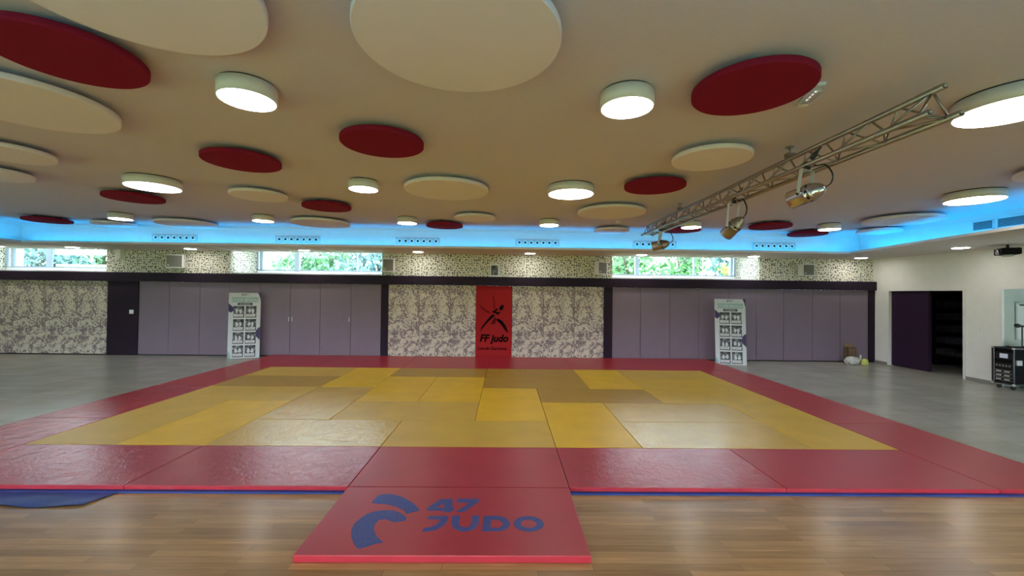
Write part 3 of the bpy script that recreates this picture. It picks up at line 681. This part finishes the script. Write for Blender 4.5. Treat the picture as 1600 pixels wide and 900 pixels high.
# blue tarpaulin under the mats, a flap sticking out at the front left
mb = MB(); N = 60
mb.box(-4.99, 6.99, 1.005, 8.8, 0.001, .0115).box(-4.99, -.004, .965, 1.005, 0.001, .0115).box(2.004, 6.99, .965, 1.005, 0.001, .0115)
def flap(u, v):
    x = -5.4+3.4*u-.10*v*u; y = .99-(.27+.02*math.sin(u*23))*v; z = .006+.012*v*(.5+.5*math.sin(u*37+v*3))*(1-.3*v)
    return (x, y, z)
mb.grid(flap, 60, 8); mb.grid(lambda u, v: tuple(Vector(flap(u, v))-Vector((0, 0, .004))), 60, 8)
tag(mb.build('tarpaulin', 'blue_tarp', origin=(1, 4.5, 0)), 'blue tarpaulin under the mats with a flap showing at the front left', 'tarpaulin')

# ------------------------------------------------------------------ display boards
def board(bl, br, height, lean, label):
    t = thing('display_board', label, 'display board', ((bl[0]+br[0])/2, (bl[1]+br[1])/2, 0), 'judo moral code boards')
    ex = Vector((br[0]-bl[0], br[1]-bl[1], 0)); Wd = ex.length; ex.normalize(); nb = Vector((-ex.y, ex.x, 0))
    ez = (Vector((0, 0, 1))*math.cos(lean)+nb*math.sin(lean)); ny = ex.cross(ez)   # towards viewer
    o = Vector((bl[0], bl[1], 0))
    F = lambda u, v, q: tuple(o+ex*(u*Wd)+ez*(v*height)+ny*q)
    FR = lambda q0: (lambda u, v, q: F(u, v, q0+q))
    MB().poly([[(0, 0), (1, 0), (1, 1), (0, 1)]], FR(-.03), .03).build('board_panel', 'board', t)
    rect = lambda a, b, c, d: [(a, c), (b, c), (b, d), (a, d)]
    MB().poly([[(0, .72), (0, .84), (.05, .815), (.17, .77), (.17, .73), (.07, .695)]], FR(.0003), .001).build('violet_blot', 'board_violet', t)
    MB().poly([[(1, .27), (1, .475), (.92, .45), (.87, .42), (.87, .33)]], FR(.0003), .001).build('violet_blot', 'board_violet', t)
    MB().poly([[(.90, 1), (1, 1), (1, .87), (.97, .93), (.945, .97)]], FR(.0003), .001).build('violet_blot', 'board_violet', t)
    MB().poly([[(0, .0), (.09, 0), (.10, .03), (.05, .10), (0, .12)]], FR(.0003), .001).poly([rect(.09, .92, .855, .93)], FR(.0003), .0006).build('teal_print', 'board_teal', t)
    tx = lambda u0, v0, q0: (lambda x, y, z: tuple(o+ex*(u0*Wd+x)+ez*(v0*height+y)+ny*(q0+z)))
    text_obj('heading', 'CODE MORAL', 'board', t, tx(.505, .872, .0015), size=.098, bold=.002, align='CENTER', xscale=.98)
    h = MB().poly([rect(.28, .74, .81, .845)], FR(.0003), .001).build('heading_bar', 'board_bar', t)
    text_obj('lettering', 'DU JUDOKA', 'board', h, tx(.51, .818, .0018), size=.045, bold=.0006, align='CENTER')
    text_obj('lettering', 'FRANCE\nJUDO', 'board_bar', t, tx(.46, .972, .0008), size=.03, bold=.0008)
    MB().poly([[(.40, .985), (.45, .98), (.43, .965), (.42, .95), (.40, .955), (.41, .968)]], FR(.0003), .001).build('emblem', 'board_bar', t)
    caps = ['AMITIÉ', 'COURAGE', 'HONNEUR', 'MODESTIE', 'POLITESSE', 'RESPECT', 'SINCÉRITÉ', 'CONTRÔLE']
    k = 0
    for r in range(4):
        v1 = .795-.2*r; v0 = v1-.175
        for c in range(2):
            u0 = .15+.385*c; u1 = u0+.335
            p = MB().poly([rect(u0, u1, v0, v1)], FR(.0003), .001).build('picture', 'photo', t)
            MB().poly([rect(u0, u0+.09, v1-.025, v1)], FR(.0014), .0005).build('picture_border', 'black', p)
            MB().poly([rect(u1-.09, u1, v1-.025, v1)], FR(.0014), .0005).build('picture_border', 'black', p)
            MB().poly([rect(u0, u1, v0, v0+.028)], FR(.0014), .0005).build('picture_border', 'black', p)
            random.seed(11*r+c)
            um = (u0+u1)/2; m = MB()
            for s in (-1, 1):
                x = um+s*(.045+.02*random.random()); y = v0+.085+.02*random.random(); w_, h_ = .035+.012*random.random(), .03+.012*random.random()
                m.poly([[(x+w_*math.cos(a)*(1+.3*math.sin(3*a+r)), y+h_*math.sin(a)) for a in [2*PI*q/14 for q in range(14)]]], FR(.0014), .0005)
            m.build('judo_suit', 'board', p)
            MB().poly([rect(u0+.015, u1-.03, v0+.012, v0+.052)], FR(.0021), .0006).build('caption', 'board_caption', p)
            text_obj('lettering', caps[k], 'board_bar', p, tx(um, v0+.026, .0032), size=.034, align='CENTER'); k += 1
    return t
board((-5.90, 8.37), (-5.215, 8.64), 1.745, .045, 'white judo moral code display board leaning before the left cupboard doors')
board((7.0, 8.26), (7.735, 8.09), 1.74, .09, 'white judo moral code display board leaning before the right cupboard doors')

# ------------------------------------------------------------------ box, bag
t = thing('cardboard_box', 'brown open cardboard box standing in the right back corner', 'box', (11.02, 8.75, 0))
mb = MB(); bx0, bx1, by0, by1 = 10.90, 11.14, 8.68, 8.82
for a in ((bx0, bx1, by0, by0+.012, 0, .43), (bx0, bx1, by1-.012, by1, 0, .43), (bx0, bx0+.012, by0, by1, 0, .43), (bx1-.012, bx1, by0, by1, 0, .43), (bx0, bx1, by0, by1, 0, .012)): mb.box(*a)
mb.build('box_body', 'cardboard', t)
MB().box(bx0+.01, bx1-.01, -.006, .006, 0, .10, 0, Matrix.Translation((0, by1-.006, .43)) @ Matrix.Rotation(-.15, 4, 'X')).build('flap', 'cardboard_light', t)
MB().box(bx0, bx1, by0-.004, by0, .34, .36).build('tape', 'cardboard_light', t)
def blob(cx, cy, cz, rx, ry, rz, amp, seed, tip=0):
    rnd = random.Random(seed); ph = [rnd.uniform(0, 6) for _ in range(6)]
    def fn(u, v):
        a = 2*PI*u; b = PI*(v-.5)
        k = 1+amp*(math.sin(5*a+ph[0]+3*b)+.7*math.sin(9*a+ph[1]-4*b)+.5*math.sin(14*a+ph[2]+7*b))*math.cos(b)
        z = math.sin(b); z = z if z < 0 else z*(1+tip*max(0, z-.8)*5)
        return (cx+rx*k*math.cos(a)*math.cos(b), cy+ry*k*math.sin(a)*math.cos(b), max(.002, cz+rz*k*z))
    return fn
t = thing('plastic_bag', 'crumpled white plastic bag in front of the cardboard box', 'bag', (10.80, 8.42, 0))
MB().grid(blob(10.80, 8.42, .10, .19, .12, .12, .06, 3), 48, 24).build('bag_body', 'bag_white', t)
t = thing('cloth_bundle', 'small pale yellow cloth bundle lying right of the white plastic bag', 'cloth', (11.06, 8.38, 0))
MB().grid(blob(11.09, 8.36, .07, .085, .08, .10, .07, 8), 36, 18).build('cloth_body', 'bag_yellow', t)
MB().lathe([(.028, .13), (.02, .19), (.026, .25), (.012, .27)], (11.01, 8.40, 0), seg=14).build('knot', 'bag_white', t)

# ------------------------------------------------------------------ right wall: sliding door, store, alcove
t = struct(MB().box(XR+.06, XR+.10, 7.36, 8.40, .01, 1.995, .003).build('door_1', 'deep_purple'))
MB().box(XR+.035, XR+.062, 7.36, 7.40, .01, 1.995, .002).build('door_edge', 'purple', t)
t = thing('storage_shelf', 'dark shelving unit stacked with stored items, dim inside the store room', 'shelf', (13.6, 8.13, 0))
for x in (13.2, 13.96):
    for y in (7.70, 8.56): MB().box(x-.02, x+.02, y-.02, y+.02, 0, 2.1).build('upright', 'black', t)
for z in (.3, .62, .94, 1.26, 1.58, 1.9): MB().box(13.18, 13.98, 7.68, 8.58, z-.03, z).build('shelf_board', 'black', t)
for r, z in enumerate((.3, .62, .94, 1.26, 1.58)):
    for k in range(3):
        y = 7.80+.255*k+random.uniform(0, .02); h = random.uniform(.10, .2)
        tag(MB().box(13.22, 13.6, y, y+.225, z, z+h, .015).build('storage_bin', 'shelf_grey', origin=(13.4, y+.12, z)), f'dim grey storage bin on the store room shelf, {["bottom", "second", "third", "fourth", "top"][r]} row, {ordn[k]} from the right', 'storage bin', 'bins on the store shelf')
t = thing('wall_switch', 'small pale switch plate on the white right wall between the openings', 'switch', (XR, 6.27, 1.14))
MB().box(XR-.012, XR, 6.22, 6.33, 1.10, 1.18, .003).build('plate', 'white_wall', t); MB().box(XR-.017, XR-.011, 6.25, 6.30, 1.115, 1.165, .002).build('rocker', 'white', t)
t = thing('whiteboard', 'white board hanging in the alcove behind the flight case', 'whiteboard', (13.9, 6.29, 1.3))
MB().box(12.70, 14.2, 6.275, 6.295, .93, 1.74, .003).build('board_panel', 'whiteboard', t)
MB().box(12.68, 14.22, 6.27, 6.298, 1.72, 1.755).box(12.68, 14.22, 6.27, 6.298, .92, .945).box(12.67, 12.71, 6.27, 6.298, .92, 1.755).build('board_frame', 'alu_white', t)
MB().box(12.75, 12.88, 6.255, 6.27, 1.675, 1.705, .003).build('clip', 'black', t)
t = thing('microphone', 'black microphone on a thin stand rising behind the flight case', 'microphone', (12.4, 5.95, 0))
MB().lathe([(.13, 0), (.13, .015), (.02, .03)], (12.4, 5.95, 0), seg=28).build('stand_base', 'black', t)
MB().tube([(12.4, 5.95, .02), (12.4, 5.95, 1.23)], .01, 10).build('stand_pole', 'black', t)
MB().lathe([(.02, 0), (.025, .09), (.04, .10), (.045, .14), (.03, .18), (.01, .19)], (12.47, 5.97, 1.24), (-1, .1, .12), 18).build('capsule', 'black', t)

# flight case on castors
fx0, fx1, fy0, fy1, fz0, fz1 = 11.5, 12.12, 5.37, 5.73, .11, .83
M['case_black'] = plain('black_laminated_ply', (16, 16, 19), .75, spec=.15)
t = thing('flight_case', 'black rolling flight case of audio gear with silver edges by the alcove', 'flight case', (11.8, 5.55, 0))
MB().box(fx0+.02, fx1, fy0+.012, fy1-.012, fz0+.012, fz1-.012).build('case_body', 'case_black', t)
e = .011; m = MB()
for y in (fy0, fy1):
    for z in (fz0, fz1): m.box(fx0-e, fx1+e, y-e, y+e, z-e, z+e)
for x in (fx0, fx1):
    for z in (fz0, fz1): m.box(x-e, x+e, fy0-e, fy1+e, z-e, z+e)
    for y in (fy0, fy1): m.box(x-e, x+e, y-e, y+e, fz0-e, fz1+e)
m.build('edge_trim', 'dark_metal', t)
m = MB()
for x in (fx0, fx1):
    for y in (fy0, fy1):
        for z in (fz0, fz1): m.lathe([(.012, -.02), (.024, -.01), (.024, .01), (.012, .02)], (x, y, z), (0, 0, 1), 12)
m.build('corner_ball', 'alu_white', t)
d = MB().box(fx0+.006, fx0+.02, fy0+.03, fy1-.03, .60, .74, .003).build('rack_unit', 'black', t)
MB().box(fx0+.003, fx0+.007, fy0+.10, fy0+.24, .625, .715).build('display', 'screen', d)
for z in (.16, .24, .32):
    d = MB().box(fx0+.006, fx0+.02, fy0+.02, fy1-.02, z, z+.072, .003).build('drawer', 'dark_grey', t)
    MB().box(fx0-.001, fx0+.007, fy0+.03, fy1-.03, z+.062, z+.07).box(fx0-.001, fx0+.007, fy0+.03, fy1-.03, z+.002, z+.01).build('drawer_edge', 'metal', d)
    for yy in (fy0+.07, fy0+.21): MB().box(fx0-.006, fx0+.006, yy, yy+.09, z+.022, z+.048, .004).build('handle', 'alu_white', d)
d = MB().box(fx0+.006, fx0+.02, fy0+.03, fy1-.03, .42, .52, .003).build('rack_unit', 'dark_grey', t)
for k in range(5): MB().lathe([(.012, 0), (.01, .012)], (fx0+.007, fy0+.07+.055*k, .47), (-1, 0, 0), 12).build('knob', 'alu_white', d)
MB().box(fx0+.05, fx0+.16, fy0-.02, fy0+.012, .50, .60, .006).build('latch', 'alu_white', t)
MB().box(fx0+.25, fx0+.37, fy0-.02, fy0+.012, .36, .46, .006).build('latch', 'alu_white', t)
for x in (fx0+.07, fx1-.07):
    for y in (fy0+.06, fy1-.06):
        cst = MB().box(x-.03, x+.03, y-.012-.02, y+.012+.02, .075, fz0, .004).build('castor', 'alu_white', t)
        MB().lathe([(.04, -.014), (.044, -.01), (.044, .01), (.04, .014)], (x, y, .044), (0, 1, 0), 20).build('castor_wheel', 'black', cst)
tag(MB().tube([(fx0+.1+.42*u, fy0+.1+.15*math.sin(u*9), fz1+.02+.012*math.sin(u*21)) for u in [k/24 for k in range(25)]], .011, 8).build('cable_coil', 'black', origin=(11.8, 5.5, fz1)), 'loose black cable lying on top of the flight case', 'cable')

# projector under the soffit at right
t = thing('projector', 'black video projector hung from the soffit at the right edge', 'projector', (11.4, 5.27, 2.89))
R = Matrix.Translation((11.30, 5.30, 2.755)) @ Matrix.Rotation(-.55, 4, 'Z')
MB().box(-.14, .14, -.17, .17, -.065, .065, .02, R).build('projector_body', 'case_black', t)
MB().lathe([(.05, 0), (.052, .03), (.04, .04), (.04, .02)], R @ Vector((-.14, -.06, -.01)), R.to_3x3() @ Vector((-1, 0, 0)), 24).build('lens', 'chrome', t)
MB().box(-.06, .06, -.08, .08, -.10, -.061, .006, R).build('adjuster', 'alu_white', t)
MB().box(-.05, .05, -.06, .06, .06, .075, 0, R).lathe([(.022, 2.80), (.022, ZS)], (11.30, 5.30, 0), seg=14).build('mount', 'black', t)

# ------------------------------------------------------------------ outdoors, seen through the high windows
struct(MB().box(-90, 90, 10.6, 90, -.6, -.5).build('ground_lawn', 'grass'))
struct(MB().box(-90, 90, -60, YF-.4, -.6, -.5).build('ground_front', 'grass'))
struct(MB().box(-90, XL-.4, YF-.4, 10.6, -.6, -.5).build('ground_side', 'grass'))
def tree(x, y, rx, rz, zc, n, mat, label, seed, leaf_s=.22, group='trees outside the high windows'):
    rnd = random.Random(seed); t = thing('tree', label, 'tree', (x, y, -.5), group)
    m = MB(); m.tube([(x, y, -.5), (x+.1, y, zc*.5), (x-.05, y, zc)], .22, 8, .08)
    for k in range(6):
        a = rnd.uniform(0, 6.28); m.tube([(x, y, zc*.55), (x+rx*.4*math.cos(a), y+rx*.4*math.sin(a), zc), (x+rx*.7*math.cos(a), y+rx*.7*math.sin(a), zc+rz*.4)], .08, 6, .02)
    m.build('trunk', 'bark', t)
    cl = [(rnd.uniform(-.75, .75)*rx, rnd.uniform(-.75, .75)*rx, rnd.uniform(-.75, .75)*rz) for _ in range(26)]
    m = MB()
    for i in range(n):
        c = rnd.choice(cl); d = Vector((rnd.gauss(0, 1), rnd.gauss(0, 1), rnd.gauss(0, 1))).normalized()*rnd.uniform(.4, 1)*rx*.36
        p = Vector((x, y, zc))+Vector(c)+d; s = leaf_s*rnd.uniform(.6, 1.3)
        e1 = Vector((rnd.gauss(0, 1), rnd.gauss(0, 1), rnd.gauss(0, 1))).normalized(); e2 = e1.cross(Vector((rnd.gauss(0, 1), rnd.gauss(0, 1), rnd.gauss(0, 1)))).normalized()
        m.bm.faces.new([m.bm.verts.new(p+e1*s), m.bm.verts.new(p+e2*s*.5), m.bm.verts.new(p-e1*s), m.bm.verts.new(p-e2*s*.5)])
    m.build('foliage', mat, t, normals=False)
tree(-27.96, 23, 3.1, 2.7, 3.9, 2600, 'leaf_hazy_blue', 'bluish green tree outside the left part of the first window', 1)
tree(-31.8, 32, 3.4, 3.3, 5.4, 2600, 'leaf_hazy_pale', 'pale green tree outside the right part of the first window', 2)
tree(-22.6, 27.5, 1.85, 1.4, 4.1, 1200, 'leaf_green', 'yellowish green tree at the right end of the first window', 3)
tree(-11.6, 27, 2.9, 2.6, 4.6, 2200, 'leaf_hazy_pale', 'pale leafy tree outside the middle of the second window', 4)
tree(-5.5, 20.5, 2.0, 2.3, 3.95, 2200, 'leaf_hazy_blue', 'bluish tree outside the right end of the second window', 5)
tree(9.2, 24, 2.2, 2.6, 4.2, 2000, 'leaf_green', 'bright green tree outside the left end of the third window', 6)
tree(15.2, 30, 2.9, 3.1, 4.7, 2400, 'leaf_green', 'green tree outside the middle of the third window', 7)
tree(15.6, 22, 2.0, 2.2, 3.8, 1800, 'leaf_hazy_blue', 'bluish green tree outside the right part of the third window', 8)
tree(12.8, 18, .8, .4, 2.92, 450, 'leaf_yellow', 'yellow flowering shrub outside the middle of the third window', 9, .10)
t = thing('house', 'white gabled house outside the left end of the second window', 'house', (-19.5, 33, -.5))
MB().box(-23.5, -17.2, 31, 36, -.5, 4.15).build('house_wall', 'house', t)
MB().prism([(-24.2, 30.4), (-16.6, 30.4), (-16.6, 36.6), (-24.2, 36.6)], 4.15, 4.25).poly([[(-24.2, 4.25), (-16.6, 4.25), (-20.4, 6.1)]], lambda u, v, q: (u, 30.4+q, v), 6.2).build('roof', 'roof', t)
MB().tube([(-17.1, 30.9, 4.1), (-17.1, 30.9, -.5)], .06, 8).build('drainpipe', 'frame', t)
t = thing('annex_roof', 'low pinkish roof outside the right end of the first window', 'roof', (-25, 22, -.5))
MB().box(-24.2, -20.4, 22, 25, -.5, 3.05).build('annex_wall', 'house', t); MB().box(-24.4, -20.1, 21.7, 25.3, 3.05, 3.18).build('roof_slab', 'roof', t)
for i, (z0, z1) in enumerate(((5.0, 4.3), (4.6, 4.0))):
    tag(MB().tube([(-17+9*u, 33-1.5*u, z0+(z1-z0)*u-.35*math.sin(PI*u)) for u in [k/16 for k in range(17)]], .02, 6).build('overhead_wire', 'dark_grey', origin=(-12.5, 29, z0)), ['upper', 'lower'][i]+' overhead wire crossing the sky outside the second window', 'wire', 'overhead wires')
bpy.context.view_layer.update()
